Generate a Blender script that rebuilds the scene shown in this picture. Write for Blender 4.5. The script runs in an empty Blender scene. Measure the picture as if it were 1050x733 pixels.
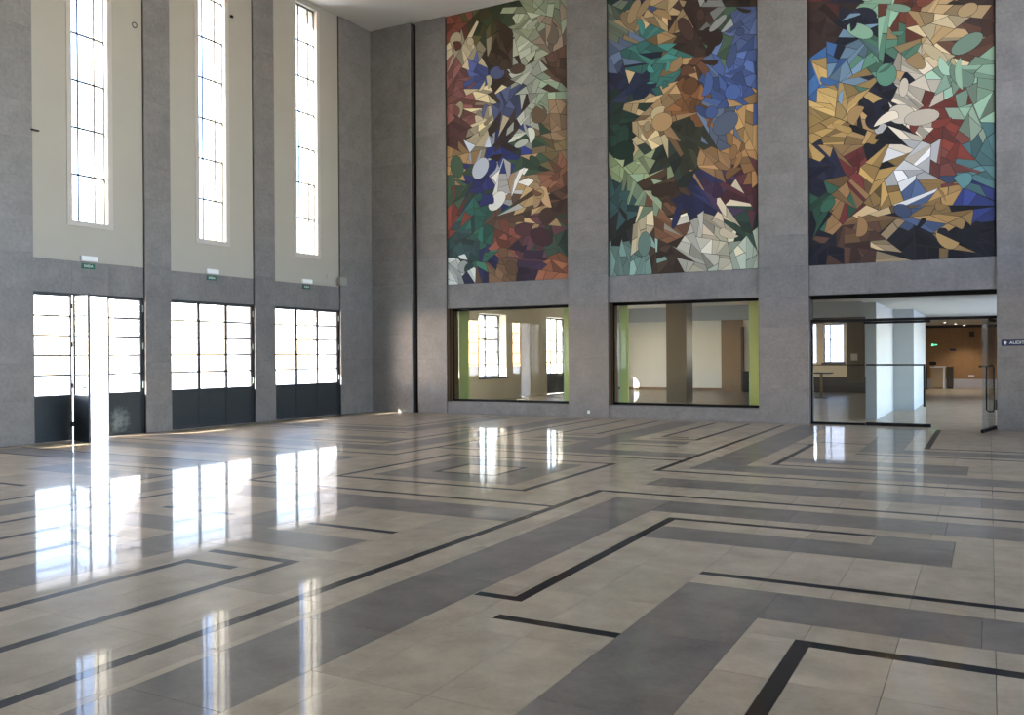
import bpy, math, random
from mathutils import Vector, Matrix

random.seed(7)
scene = bpy.context.scene
col = scene.collection

# ------------------------------------------------------------------ camera
F_PX = 894.408
CAM = (15.55741, -20.14577, 1.6)
YAW, PITCH, ROLL = 0.50078, -0.00326, -0.00652
fw = Vector((-math.sin(YAW) * math.cos(PITCH), math.cos(YAW) * math.cos(PITCH), math.sin(PITCH)))
rt = Vector((math.cos(YAW), math.sin(YAW), 0.0))
up = rt.cross(fw)
Rv = math.cos(ROLL) * rt + math.sin(ROLL) * up
Uv = -math.sin(ROLL) * rt + math.cos(ROLL) * up
cam_data = bpy.data.cameras.new('camera')
cam_data.sensor_fit = 'HORIZONTAL'
cam_data.sensor_width = 36.0
cam_data.lens = F_PX / 1050.0 * 36.0
cam_data.clip_start = 0.05
cam_data.clip_end = 2000
cam = bpy.data.objects.new('camera', cam_data)
m = Matrix.Identity(4)
for i in range(3):
    m[i][0], m[i][1], m[i][2], m[i][3] = Rv[i], Uv[i], -fw[i], CAM[i]
cam.matrix_world = m
col.objects.link(cam)
scene.camera = cam

# ------------------------------------------------------------------ world, sun, exposure
scene.view_settings.view_transform = 'Standard'
scene.view_settings.look = 'None'
scene.view_settings.gamma = 1.0
scene.view_settings.use_curve_mapping = False
scene.view_settings.exposure = 0.38

world = bpy.data.worlds.new('world')
scene.world = world
world.use_nodes = True
wn = world.node_tree
sky = wn.nodes.new('ShaderNodeTexSky')
sky.sky_type = 'NISHITA'
sky.sun_disc = False
sky.sun_elevation = math.radians(30)
sky.sun_rotation = math.radians(213.6)
sky.altitude = 10
sky.air_density = 1.0
sky.dust_density = 0.6
sky.ozone_density = 1.5
bg = wn.nodes['Background']
bg.inputs['Strength'].default_value = 2.0
haze = wn.nodes.new('ShaderNodeMix')
haze.data_type = 'RGBA'
haze.blend_type = 'MULTIPLY'
haze.inputs[0].default_value = 1.0
haze.inputs[7].default_value = (1.11, 0.935, 0.92, 1.0)
wn.links.new(sky.outputs['Color'], haze.inputs[6])
wn.links.new(haze.outputs[2], bg.inputs['Color'])

SUN_DIR = Vector((0.97, 1.46, -1.0)).normalized()
sun_l = bpy.data.lights.new('sun', 'SUN')
sun_l.energy = 34.0
sun_l.angle = math.radians(0.53)
sun_l.color = (1.0, 0.97, 0.93)
sun = bpy.data.objects.new('sun', sun_l)
sun.rotation_euler = SUN_DIR.to_track_quat('-Z', 'Y').to_euler()
sun.location = (-20, -30, 30)
col.objects.link(sun)

cy = scene.cycles
cy.max_bounces = 10
cy.diffuse_bounces = 6
cy.glossy_bounces = 5
cy.transmission_bounces = 6
cy.transparent_max_bounces = 24
cy.caustics_reflective = False
cy.caustics_refractive = False
cy.sample_clamp_indirect = 12.0
cy.use_denoising = True


def portal(name, loc, sx, sy, direction):
    l = bpy.data.lights.new(name, 'AREA')
    l.shape = 'RECTANGLE'
    l.size, l.size_y = sx, sy
    l.cycles.is_portal = True
    o = bpy.data.objects.new(name, l)
    o.location = loc
    o.rotation_euler = Vector(direction).to_track_quat('-Z', 'Z').to_euler()
    col.objects.link(o)


# ------------------------------------------------------------------ helpers
def srgb(r, g, b):
    def c(v):
        v = v / 255.0
        return v / 12.92 if v <= 0.04045 else ((v + 0.055) / 1.055) ** 2.4
    return (c(r), c(g), c(b), 1.0)


def new_mat(name):
    mt = bpy.data.materials.new(name)
    mt.use_nodes = True
    return mt, mt.node_tree, mt.node_tree.nodes['Principled BSDF']


def plain(name, color, rough=0.5, metal=0.0, spec=0.5, noise=0.0, nscale=8.0, bump=0.0):
    mt, nt, p = new_mat(name)
    p.inputs['Roughness'].default_value = rough
    p.inputs['Metallic'].default_value = metal
    p.inputs['Specular IOR Level'].default_value = spec
    geo = nt.nodes.new('ShaderNodeNewGeometry')
    tex = nt.nodes.new('ShaderNodeTexNoise')
    tex.inputs['Scale'].default_value = nscale
    tex.inputs['Detail'].default_value = 5
    nt.links.new(geo.outputs['Position'], tex.inputs['Vector'])
    ramp = nt.nodes.new('ShaderNodeMix')
    ramp.data_type = 'RGBA'
    a = tuple(max(0, c * (1 - noise)) for c in color[:3]) + (1,)
    b = tuple(c * (1 + noise) for c in color[:3]) + (1,)
    ramp.inputs[6].default_value = a
    ramp.inputs[7].default_value = b
    nt.links.new(tex.outputs['Fac'], ramp.inputs[0])
    nt.links.new(ramp.outputs[2], p.inputs['Base Color'])
    if bump:
        bp = nt.nodes.new('ShaderNodeBump')
        bp.inputs['Strength'].default_value = bump
        bp.inputs['Distance'].default_value = 0.01
        nt.links.new(tex.outputs['Fac'], bp.inputs['Height'])
        nt.links.new(bp.outputs['Normal'], p.inputs['Normal'])
    return mt


def stone(name, color, rough, var=0.25, blotch=1.2, grain=45.0, gvar=0.18, spec=0.5, wave=0.0, ior=1.5, coat=0.0, bl=0.7):
    """polished stone: per-slab tone from the 'rnd' attribute, blotches and fine grain"""
    mt, nt, p = new_mat(name)
    N, L = nt.nodes, nt.links
    geo = N.new('ShaderNodeNewGeometry')
    at = N.new('ShaderNodeAttribute')
    at.attribute_name = 'rnd'
    off = N.new('ShaderNodeVectorMath')
    off.operation = 'MULTIPLY_ADD'
    cmb = N.new('ShaderNodeCombineXYZ')
    for k in range(3):
        L.new(at.outputs['Fac'], cmb.inputs[k])
    off.inputs[1].default_value = (37.0, 61.0, 23.0)
    L.new(cmb.outputs[0], off.inputs[0])
    L.new(geo.outputs['Position'], off.inputs[2])
    n1 = N.new('ShaderNodeTexNoise'); n1.inputs['Scale'].default_value = blotch; n1.inputs['Detail'].default_value = 6
    n1.inputs['Roughness'].default_value = 0.62
    n2 = N.new('ShaderNodeTexNoise'); n2.inputs['Scale'].default_value = grain; n2.inputs['Detail'].default_value = 3
    L.new(off.outputs[0], n1.inputs['Vector']); L.new(geo.outputs['Position'], n2.inputs['Vector'])
    # value = 1 + var*(rnd-.5) + .5*(n1-.5) + gvar*(n2-.5)
    def mad(a, k, c):
        x = N.new('ShaderNodeMath'); x.operation = 'MULTIPLY_ADD'
        L.new(a, x.inputs[0]); x.inputs[1].default_value = k
        if isinstance(c, float): x.inputs[2].default_value = c
        else: L.new(c, x.inputs[2])
        return x.outputs[0]
    v = mad(at.outputs['Fac'], var, 1.0 - var / 2 - bl / 2 - gvar / 2)
    v = mad(n1.outputs['Fac'], bl, v)
    v = mad(n2.outputs['Fac'], gvar, v)
    mul = N.new('ShaderNodeVectorMath'); mul.operation = 'SCALE'
    mul.inputs[0].default_value = color[:3]
    L.new(v, mul.inputs['Scale'])
    L.new(mul.outputs[0], p.inputs['Base Color'])
    rr = mad(n1.outputs['Fac'], rough * 0.5, rough * 0.75)
    L.new(rr, p.inputs['Roughness'])
    p.inputs['Specular IOR Level'].default_value = spec
    p.inputs['IOR'].default_value = ior
    if coat:
        # worn wax polish: a sharp and a hazy gloss over the stone, strongest at grazing angles
        p.inputs['Specular IOR Level'].default_value = 0.0
        p.inputs['Roughness'].default_value = 0.6
        lw = N.new('ShaderNodeLayerWeight'); lw.inputs['Blend'].default_value = 0.5
        pw = N.new('ShaderNodeMath'); pw.operation = 'POWER'; pw.inputs[1].default_value = 4.5
        L.new(lw.outputs['Facing'], pw.inputs[0])
        fac = mad(pw.outputs[0], coat, 0.06)
        g1 = N.new('ShaderNodeBsdfGlossy'); g1.inputs['Roughness'].default_value = 0.04
        g2 = N.new('ShaderNodeBsdfGlossy'); g2.inputs['Roughness'].default_value = 0.30
        gm = N.new('ShaderNodeMixShader'); gm.inputs[0].default_value = 0.4
        L.new(g1.outputs[0], gm.inputs[1]); L.new(g2.outputs[0], gm.inputs[2])
        fm = N.new('ShaderNodeMixShader')
        L.new(fac, fm.inputs[0]); L.new(p.outputs[0], fm.inputs[1]); L.new(gm.outputs[0], fm.inputs[2])
        L.new(fm.outputs[0], N['Material Output'].inputs['Surface'])
    if wave:
        n3 = N.new('ShaderNodeTexNoise'); n3.inputs['Scale'].default_value = 2.2; n3.inputs['Detail'].default_value = 2
        L.new(geo.outputs['Position'], n3.inputs['Vector'])
        bp = N.new('ShaderNodeBump'); bp.inputs['Strength'].default_value = wave; bp.inputs['Distance'].default_value = 0.01
        L.new(n3.outputs['Fac'], bp.inputs['Height']); L.new(bp.outputs['Normal'], p.inputs['Normal'])
        if coat:
            L.new(bp.outputs['Normal'], g1.inputs['Normal']); L.new(bp.outputs['Normal'], g2.inputs['Normal'])
    return mt


def glass(name, tint=(1, 1, 1), f0=0.04, haze=0.0):
    mt, nt, p = new_mat(name)
    N, L = nt.nodes, nt.links
    N.remove(p)
    out = N['Material Output']
    lw = N.new('ShaderNodeLayerWeight'); lw.inputs['Blend'].default_value = 0.5
    pw = N.new('ShaderNodeMath'); pw.operation = 'POWER'; pw.inputs[1].default_value = 5.0
    L.new(lw.outputs['Facing'], pw.inputs[0])
    ma = N.new('ShaderNodeMath'); ma.operation = 'MULTIPLY_ADD'
    ma.inputs[1].default_value = 1 - f0; ma.inputs[2].default_value = f0
    L.new(pw.outputs[0], ma.inputs[0])
    tr = N.new('ShaderNodeBsdfTransparent'); tr.inputs['Color'].default_value = (*tint, 1)
    gl = N.new('ShaderNodeBsdfGlossy'); gl.inputs['Roughness'].default_value = 0.0
    mx = N.new('ShaderNodeMixShader')
    L.new(ma.outputs[0], mx.inputs[0]); L.new(gl.outputs[0], mx.inputs[2])
    if haze:
        tl = N.new('ShaderNodeBsdfTranslucent'); tl.inputs['Color'].default_value = (0.9, 0.9, 0.88, 1)
        m2 = N.new('ShaderNodeMixShader'); m2.inputs[0].default_value = haze
        L.new(tr.outputs[0], m2.inputs[1]); L.new(tl.outputs[0], m2.inputs[2])
        L.new(m2.outputs[0], mx.inputs[1])
    else:
        L.new(tr.outputs[0], mx.inputs[1])
    L.new(mx.outputs[0], out.inputs['Surface'])
    return mt


def emit(name, color, strength):
    mt, nt, p = new_mat(name)
    p.inputs['Base Color'].default_value = color
    p.inputs['Emission Color'].default_value = color
    p.inputs['Emission Strength'].default_value = strength
    return mt


M = {}
M['beige'] = stone('polished beige limestone', srgb(164, 146, 119), 0.20, coat=0.54, bl=1.0, spec=0.4, var=0.14, blotch=3.0, gvar=0.24, grain=30.0, wave=0.02)
M['greyslab'] = stone('polished grey marble', srgb(117, 107, 93), 0.20, coat=0.54, bl=1.0, spec=0.4, var=0.18, blotch=3.0, gvar=0.30, grain=30.0, wave=0.02)
M['black'] = stone('polished black marble', srgb(22, 20, 20), 0.20, coat=0.54, bl=1.0, spec=0.4, var=0.2, blotch=5.0, gvar=0.2, wave=0.02)
M['joint'] = plain('floor joint grout', srgb(40, 37, 33), 0.9)
M['stone'] = stone('grey granite cladding', srgb(124, 121, 117), 0.42, var=0.10, blotch=2.4, grain=15.0, gvar=0.50)
M['stonejoint'] = plain('stone joint', srgb(60, 58, 56), 0.9)
M['plaster'] = plain('cream plaster', srgb(172, 168, 154), 0.8, noise=0.05, nscale=1.3)
M['ceiling'] = plain('ceiling plaster', srgb(218, 214, 202), 0.85, noise=0.03, nscale=0.7)
M['trim'] = plain('window surround', srgb(188, 182, 172), 0.7, noise=0.04)
M['steel'] = plain('dark painted steel', srgb(44, 50, 54), 0.45, noise=0.1, nscale=20)
M['kick'] = plain('dark slate door panel', srgb(40, 48, 51), 0.5, noise=0.22, nscale=5)
M['blackmetal'] = plain('black metal', srgb(10, 10, 11), 0.5, spec=0.2)
M['hinge'] = plain('pale hinge metal', srgb(150, 165, 160), 0.4, metal=0.6)
M['glass'] = glass('clear window glass', (0.97, 0.98, 0.98))
M['glass_green'] = glass('large clear glass', (0.965, 0.985, 0.975), f0=0.05)
M['white'] = plain('white plastic', srgb(225, 225, 225), 0.5)
M['green'] = plain('green sign face', srgb(20, 92, 66), 0.4)
M['letter'] = plain('white lettering', srgb(235, 240, 236), 0.5)
M['navy'] = plain('navy sign face', srgb(26, 36, 70), 0.4)
M['greybox'] = plain('grey plastic', srgb(150, 150, 142), 0.6)
M['wood'] = plain('brown timber jamb', srgb(98, 74, 52), 0.45, noise=0.3, nscale=14)
M['lime'] = plain('lime green paint', srgb(206, 220, 136), 0.5, noise=0.03)
M['mint'] = plain('mint edge', srgb(176, 226, 190), 0.5)
M['roomwall'] = plain('warm beige wall paint', srgb(230, 223, 200), 0.8, noise=0.03)
M['roomwhite'] = plain('white wall paint', srgb(222, 226, 218), 0.7, noise=0.02)
M['brown'] = plain('brown wall panel', srgb(128, 106, 76), 0.5, noise=0.12, nscale=4)
M['pillarbrown'] = plain('brown stone pillar', srgb(112, 102, 82), 0.35, noise=0.12, nscale=6)
M['darkwood'] = plain('dark wood', srgb(44, 36, 28), 0.5, noise=0.25, nscale=10)
M['oak'] = plain('oak wall panelling', srgb(150, 112, 70), 0.45, noise=0.2, nscale=7)
M['curtain'] = plain('olive brown curtain', srgb(96, 84, 58), 0.9, noise=0.12)
M['marble'] = plain('pale marble', srgb(190, 186, 192), 0.3, noise=0.06)
M['desk'] = plain('tan desk front', srgb(160, 140, 112), 0.5, noise=0.05)
M['terrace'] = plain('sunlit concrete terrace', srgb(202, 201, 200), 0.9, noise=0.06, nscale=2)
M['render_ext'] = plain('white exterior render', srgb(232, 232, 232), 0.9, noise=0.04)
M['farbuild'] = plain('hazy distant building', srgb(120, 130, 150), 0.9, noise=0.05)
M['spot'] = emit('spot lamp glow', (1, 0.95, 0.85, 1), 3.0)
M['exitglow'] = emit('green lit exit sign', (0.15, 0.85, 0.35, 1), 2.0)
M['wallgrey'] = plain('pale grey wall paint', srgb(168, 176, 178), 0.6, noise=0.03)


def scuffed():
    mt = plain('scuffed slate door panel', srgb(40, 48, 51), 0.5, noise=0.22, nscale=5)
    nt = mt.node_tree; N, L = nt.nodes, nt.links
    p = N['Principled BSDF']
    src = p.inputs['Base Color'].links[0].from_socket
    geo = N.new('ShaderNodeNewGeometry')
    mp = N.new('ShaderNodeMapping'); mp.inputs['Location'].default_value = (0, 8.33 * 2.2, -0.30 * 2.0)
    mp.inputs['Scale'].default_value = (0, 2.2, 2.0)
    L.new(geo.outputs['Position'], mp.inputs['Vector'])
    gr = N.new('ShaderNodeTexGradient'); gr.gradient_type = 'SPHERICAL'
    L.new(mp.outputs[0], gr.inputs['Vector'])
    nz = N.new('ShaderNodeTexNoise'); nz.inputs['Scale'].default_value = 11; nz.inputs['Detail'].default_value = 6
    L.new(geo.outputs['Position'], nz.inputs['Vector'])
    mu = N.new('ShaderNodeMath'); mu.operation = 'MULTIPLY'
    L.new(gr.outputs['Fac'], mu.inputs[0]); L.new(nz.outputs['Fac'], mu.inputs[1])
    rp = N.new('ShaderNodeValToRGB'); rp.color_ramp.elements[0].position = 0.18; rp.color_ramp.elements[1].position = 0.45
    L.new(mu.outputs[0], rp.inputs[0])
    mx = N.new('ShaderNodeMix'); mx.data_type = 'RGBA'; mx.inputs[7].default_value = srgb(112, 120, 118)
    L.new(rp.outputs[0], mx.inputs[0]); L.new(src, mx.inputs[6]); L.new(mx.outputs[2], p.inputs['Base Color'])
    return mt


M['kick_scuffed'] = scuffed()

CUBE_F = [(0, 3, 2, 1), (4, 5, 6, 7), (0, 1, 5, 4), (1, 2, 6, 5), (2, 3, 7, 6), (3, 0, 4, 7)]


def box_verts(b):
    x0, x1, y0, y1, z0, z1 = b
    return [(x0, y0, z0), (x1, y0, z0), (x1, y1, z0), (x0, y1, z0), (x0, y0, z1), (x1, y0, z1), (x1, y1, z1), (x0, y1, z1)]


def tag(o, label=None, cat=None, group=None, kind=None):
    if label: o['label'] = label
    if cat: o['category'] = cat
    if group: o['group'] = group
    if kind: o['kind'] = kind
    return o


def put(name, me, mat, parent=None, loc=(0, 0, 0), rotz=0.0):
    if mat is not None and len(me.materials) == 0:
        me.materials.append(M[mat] if isinstance(mat, str) else mat)
    o = bpy.data.objects.new(name, me)
    o.location = loc
    o.rotation_euler = (0, 0, rotz)
    col.objects.link(o)
    if parent is not None:
        o.parent = parent
    return o


def set_rnd(me, vals):
    at = me.attributes.new('rnd', 'FLOAT', 'FACE')
    at.data.foreach_set('value', vals)


def boxes(name, bl, mat, parent=None, rnd=None, rotz=0.0, origin=None):
    """one mesh object made of axis aligned boxes (given in the parent's space)"""
    if origin is None:
        x0 = min(b[0] for b in bl); x1 = max(b[1] for b in bl)
        y0 = min(b[2] for b in bl); y1 = max(b[3] for b in bl)
        z0 = min(b[4] for b in bl)
        origin = ((x0 + x1) / 2, (y0 + y1) / 2, z0)
    ox, oy, oz = origin
    vs, fs, rv = [], [], []
    for b in bl:
        k = len(vs)
        vs += [(x - ox, y - oy, z - oz) for x, y, z in box_verts(b)]
        fs += [tuple(i + k for i in f) for f in CUBE_F]
        rv += [random.random() if rnd is None else rnd] * 6
    me = bpy.data.meshes.new(name)
    me.from_pydata(vs, [], fs)
    set_rnd(me, rv)
    return put(name, me, mat, parent, origin, rotz)


def prism(name, poly, z0, z1, mat, parent=None, loc=(0, 0, 0)):
    n = len(poly)
    vs = [(x, y, z0) for x, y in poly] + [(x, y, z1) for x, y in poly]
    fs = [tuple(reversed(range(n))), tuple(range(n, 2 * n))] + [(i, (i + 1) % n, (i + 1) % n + n, i + n) for i in range(n)]
    me = bpy.data.meshes.new(name)
    me.from_pydata(vs, [], fs)
    set_rnd(me, [0.5] * len(fs))
    return put(name, me, mat, parent, loc)


def tube(name, pts, r, mat, parent=None, seg=8, closed=False):
    vs, fs = [], []
    P = [Vector(p) for p in pts]
    n = len(P)
    for i, p in enumerate(P):
        a = P[(i - 1) % n] if (closed or i > 0) else p
        b = P[(i + 1) % n] if (closed or i < n - 1) else p
        t = (b - a).normalized()
        ref = Vector((0, 0, 1)) if abs(t.z) < 0.9 else Vector((1, 0, 0))
        u = t.cross(ref).normalized(); w = t.cross(u)
        for k in range(seg):
            an = 2 * math.pi * k / seg
            vs.append(tuple(p + r * (math.cos(an) * u + math.sin(an) * w)))
    rng = n if closed else n - 1
    for i in range(rng):
        j = (i + 1) % n
        for k in range(seg):
            fs.append((i * seg + k, i * seg + (k + 1) % seg, j * seg + (k + 1) % seg, j * seg + k))
    if not closed:
        fs.append(tuple(reversed(range(seg)))); fs.append(tuple(range((n - 1) * seg, n * seg)))
    me = bpy.data.meshes.new(name)
    me.from_pydata(vs, [], fs)
    for p in me.polygons: p.use_smooth = True
    return put(name, me, mat, parent)


def empty(name, loc, rotz=0.0, parent=None):
    o = bpy.data.objects.new(name, None)
    o.empty_display_size = 0.2
    o.location = loc
    o.rotation_euler = (0, 0, rotz)
    col.objects.link(o)
    if parent is not None: o.parent = parent
    return o


def lettering(name, text, size, mat, parent, loc, rot, depth=0.002, align='CENTER'):
    cu = bpy.data.curves.new(name, 'FONT')
    cu.body = text
    cu.size = size
    cu.align_x = align
    cu.align_y = 'CENTER'
    cu.extrude = depth
    tmp = bpy.data.objects.new('tmp', cu)
    col.objects.link(tmp)
    dg = bpy.context.evaluated_depsgraph_get()
    me = bpy.data.meshes.new_from_object(tmp.evaluated_get(dg))
    bpy.data.objects.remove(tmp)
    me.materials.clear()
    o = put(name, me, mat, parent, loc)
    o.rotation_euler = rot
    return o


# ------------------------------------------------------------------ dimensions
H = 10.894                      # ceiling height
DOORZ, LINZ = 2.849, 3.48       # left wall: door head, underside of the plaster panels
XE = 18.25                      # right hand wall
YS = -22.4                      # wall behind the camera
LBAYS = [(-19.66, -17.20), (-16.52, -14.06), (-13.36, -10.90), (-10.202, -7.749), (-7.095, -4.628), (-3.947, -1.449)]
BBAYS = [(2.484, 6.166), (7.254, 10.950), (12.042, 15.693)]
BL, BM = 2.874, 3.532           # back wall: lintel underside, mural underside
TH = 0.52                       # left wall thickness
JZ = [0.0, 0.80, 1.49, 2.18, 2.87, 3.56] + [3.56 + 0.69 * k for k in range(1, 11)] + [H]

# ------------------------------------------------------------------ floor
XC, YC = 9.33, -9.69
FEAT = []                       # (colour, x0, x1, y0, y1), later ones win
W_ = 0.09


def feat(c, x0, x1, y0, y1, sym=True):
    """a band of the inlay, mirrored about both axes of the room's pattern"""
    outs = [(x0, x1, y0, y1)]
    if sym:
        outs.append((x0, x1, 2 * YC - y1, 2 * YC - y0))
        outs += [(2 * XC - b, 2 * XC - a, c0, c1) for a, b, c0, c1 in list(outs)]
    for a, b, c0, c1 in outs:
        if b < 7.0:
            def wp(v): return v + 0.1 + 0.3 * min(1, max(0, (-8 - v) / 5))
            c0, c1 = (wp(c0) if c0 > YS + 3 else c0), wp(c1)
        FEAT.append((c, max(a, 0.35), min(b, XE - 0.35), max(c0, YS), min(c1, -0.28)))


E_, S_ = 30.0, -30.0
feat('greyslab', 13.70, 14.32, S_, -14.20); feat('greyslab', 14.32, E_, -14.82, -14.20)          # D
feat('greyslab', 11.89, 12.52, S_, -11.02); feat('greyslab', 12.52, E_, -11.67, -11.02)          # H
feat('greyslab', 12.90, 15.30, -12.91, -12.37); feat('greyslab', 14.69, 15.30, -12.37, -11.93)   # B
feat('greyslab', 11.85, E_, -10.02, 2 * YC + 10.02)                                              # I
feat('greyslab', 9.64 - 0.62, 9.64, S_, -12.20)                                                  # stem
feat('greyslab', XC, 11.50, -12.84, -12.20)                                                      # S band
feat('greyslab', 9.64, 10.83, -14.62, -14.13)                                                    # U band
feat('greyslab', XC, 10.40, -10.76, -10.12); feat('greyslab', 9.81, 10.40, -10.12, YC)           # ring
feat('black', 14.60, 14.69, S_, -15.13); feat('black', 14.60, E_, -15.22, -15.12)                # E
feat('black', 13.70, E_, -13.95, -13.86)                                                         # C
feat('black', 12.90, 13.70, -15.56, -15.47)                                                      # F
feat('black', 12.53, 12.89, -15.17, -15.08); feat('black', 12.80, 12.89, -15.17, -11.93); feat('black', 12.80, 14.68, -12.02, -11.93)  # A
feat('black', 11.50, 11.59, S_, -10.63); feat('black', 11.50, E_, -10.72, -10.63)                # G
feat('black', XC, 11.50, -11.93, -11.84)                                                         # S
feat('black', 9.83, 10.85, -13.80, -13.71)                                                       # U
feat('black', 9.91, 10.84, -15.07, -14.98); feat('black', 10.75, 10.84, S_, -14.98)              # V
feat('black', 9.98, 10.54, -15.42, -15.33); feat('black', 9.98, 10.07, S_, -15.33)               # W
feat('black', XC, 10.78, -11.12, -11.03); feat('black', 10.69, 10.78, -11.12, YC)                # R
feat('black', XC, 9.83, -10.16, -10.08); feat('black', 9.75, 9.83, -10.16, YC)                   # R inner
feat('black', 0.60, 2.45, -11.75, -11.66, sym=False)


def sub(r, h):
    """rectangle r minus rectangle h"""
    x0, x1, y0, y1 = r; a, b, c, d = h
    if a >= x1 or b <= x0 or c >= y1 or d <= y0: return [r]
    o = []
    if c > y0: o.append((x0, x1, y0, c))
    if d < y1: o.append((x0, x1, d, y1))
    yy0, yy1 = max(y0, c), min(y1, d)
    if a > x0: o.append((x0, a, yy0, yy1))
    if b < x1: o.append((b, x1, yy0, yy1))
    return o


placed = []                     # disjoint inlay rectangles
for f in reversed(FEAT):
    frag = [f[1:]]
    for c, r in placed:
        frag = [q for g in frag for q in sub(g, r)]
    placed += [(f[0], g) for g in frag if g[1] - g[0] > 0.004 and g[3] - g[2] > 0.004]
slabs = []
for c, (x0, x1, y0, y1) in placed:            # cut long bands into slabs
    L_ = 1.22 if c == 'greyslab' else 1.6
    nx = max(1, round((x1 - x0) / L_)) if x1 - x0 > y1 - y0 else 1
    ny = max(1, round((y1 - y0) / L_)) if y1 - y0 >= x1 - x0 else 1
    for i in range(nx):
        for j in range(ny):
            slabs.append((c, (x0 + (x1 - x0) * i / nx, x0 + (x1 - x0) * (i + 1) / nx, y0 + (y1 - y0) * j / ny, y0 + (y1 - y0) * (j + 1) / ny)))
inlay = [r for c, r in placed]
gx = [0.0] + [14.17 + 0.47 * k for k in range(-40, 20) if 0.2 < 14.17 + 0.47 * k < XE - 0.2] + [XE]
gy = [YS] + [-13.87 + 0.96 * k for k in range(-12, 20) if YS + 0.2 < -13.87 + 0.96 * k < -0.2] + [0.0]
for i in range(len(gx) - 1):
    for j in range(len(gy) - 1):
        frag = [(gx[i], gx[i + 1], gy[j], gy[j + 1])]
        near = [r for r in inlay if r[0] < gx[i + 1] and r[1] > gx[i] and r[2] < gy[j + 1] and r[3] > gy[j]]
        for r in near:
            frag = [q for g in frag for q in sub(g, r)]
        slabs += [('beige', g) for g in frag if g[1] - g[0] > 0.004 and g[3] - g[2] > 0.004]
for x0, x1 in BBAYS[2:]:
    slabs.append(('beige', (x0, x1, 0.0, 0.6)))


def project(p):
    d = Vector(p) - Vector(CAM)
    w = d.dot(fw)
    if w < 0.2: return None
    return (525 + F_PX * d.dot(Rv) / w, 366.5 - F_PX * d.dot(Uv) / w)


def pix_area(r):
    q = [project((x, y, 0)) for x, y in ((r[0], r[2]), (r[1], r[2]), (r[1], r[3]), (r[0], r[3]))]
    if any(v is None for v in q): return 0.0
    cx = sum(v[0] for v in q) / 4; cyy = sum(v[1] for v in q) / 4
    if not (-40 < cx < 1090 and cyy < 780): return 0.0
    return abs(sum(q[k][0] * q[(k + 1) % 4][1] - q[(k + 1) % 4][0] * q[k][1] for k in range(4))) / 2


floor = boxes('floor', [(0, XE, YS, 0.6, -0.12, -0.02)], 'joint')
tag(floor, kind='structure')
slabs.sort(key=lambda s: -pix_area(s[1]))
G_ = 0.0014
NAMES = {'beige': 'beige_slab', 'greyslab': 'grey_slab', 'black': 'black_strip'}


def rel(parent, b):
    ox, oy, oz = parent.location
    return (b[0] - ox, b[1] - ox, b[2] - oy, b[3] - oy, b[4] - oz, b[5] - oz)


count = {k: 0 for k in NAMES}
rest = {k: [] for k in NAMES}
for c, r in slabs:
    b = (r[0] + G_, r[1] - G_, r[2] + G_, r[3] - G_, -0.02, 0.0)
    if count[c] < {'beige': 150, 'greyslab': 80, 'black': 70}[c] and pix_area(r) > 0:
        count[c] += 1
        boxes(NAMES[c], [rel(floor, b)], c, floor, rnd=random.random())
    else:
        rest[c].append(rel(floor, b))
for c, bl in rest.items():
    if bl:
        o = boxes({'beige': 'beige_slabs', 'greyslab': 'grey_slabs', 'black': 'black_strips'}[c], bl, c, floor)
        o['kind'] = 'stuff'

# ------------------------------------------------------------------ ceiling
tag(boxes('ceiling', [(-TH, XE + 0.5, YS - 0.4, 0.6, H, H + 0.3)], 'ceiling'), kind='structure')


def clad(parent, axis, face, u0, u1, z0, z1, thick=0.03, sgn=1, maxw=1.3):
    """stone slabs with open joints; axis 'x': slabs lie in a plane x=face, u runs along y; 'y': the other way"""
    n = max(1, math.ceil((u1 - u0) / maxw))
    zs = [z0] + [z for z in JZ if z0 + 0.05 < z < z1 - 0.05] + [z1]
    for k in range(len(zs) - 1):
        for i in range(n):
            a, b = u0 + (u1 - u0) * i / n, u0 + (u1 - u0) * (i + 1) / n
            g = 0.0012
            f = face + sgn * random.uniform(-0.0012, 0.0012)
            lo, hi = (f - thick, f) if sgn > 0 else (f, f + thick)
            if axis == 'x': bb = (lo, hi, a + (g if i else 0), b - (g if i < n - 1 else 0), zs[k] + g, zs[k + 1] - g)
            else: bb = (a + (g if i else 0), b - (g if i < n - 1 else 0), lo, hi, zs[k] + g, zs[k + 1] - g)
            boxes('stone_slab', [rel(parent, bb)], 'stone', parent, rnd=random.random())


# ------------------------------------------------------------------ left wall
INF = -0.06                      # face of the bay infill, set back from the pilasters
WZ0, WZ1, WHW = 4.27, 10.745, 0.395
core, ext = [], []
edges = [YS] + [v for b in LBAYS for v in b] + [0.6]
for k in range(0, len(edges), 2):
    core.append((-0.15, -0.03, edges[k], edges[k + 1], -0.1, H))
    ext.append((-0.62, -0.15, edges[k], edges[k + 1], -0.1, H))
for y0, y1 in LBAYS:
    core.append((-0.15, INF - 0.03, y0, y1, DOORZ + 0.03, LINZ))
    ext.append((-0.62, -0.15, y0, y1, DOORZ + 0.03, LINZ))
tag(boxes('exterior_wall', ext, 'render_ext'), kind='structure')
wall_left = tag(boxes('wall_left', core, 'stonejoint'), kind='structure')
for k in range(0, len(edges), 2):
    a, b = edges[k], min(edges[k + 1], 0.0)
    clad(wall_left, 'x', 0.0, a, b, 0.0, H, maxw=1.5)
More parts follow.
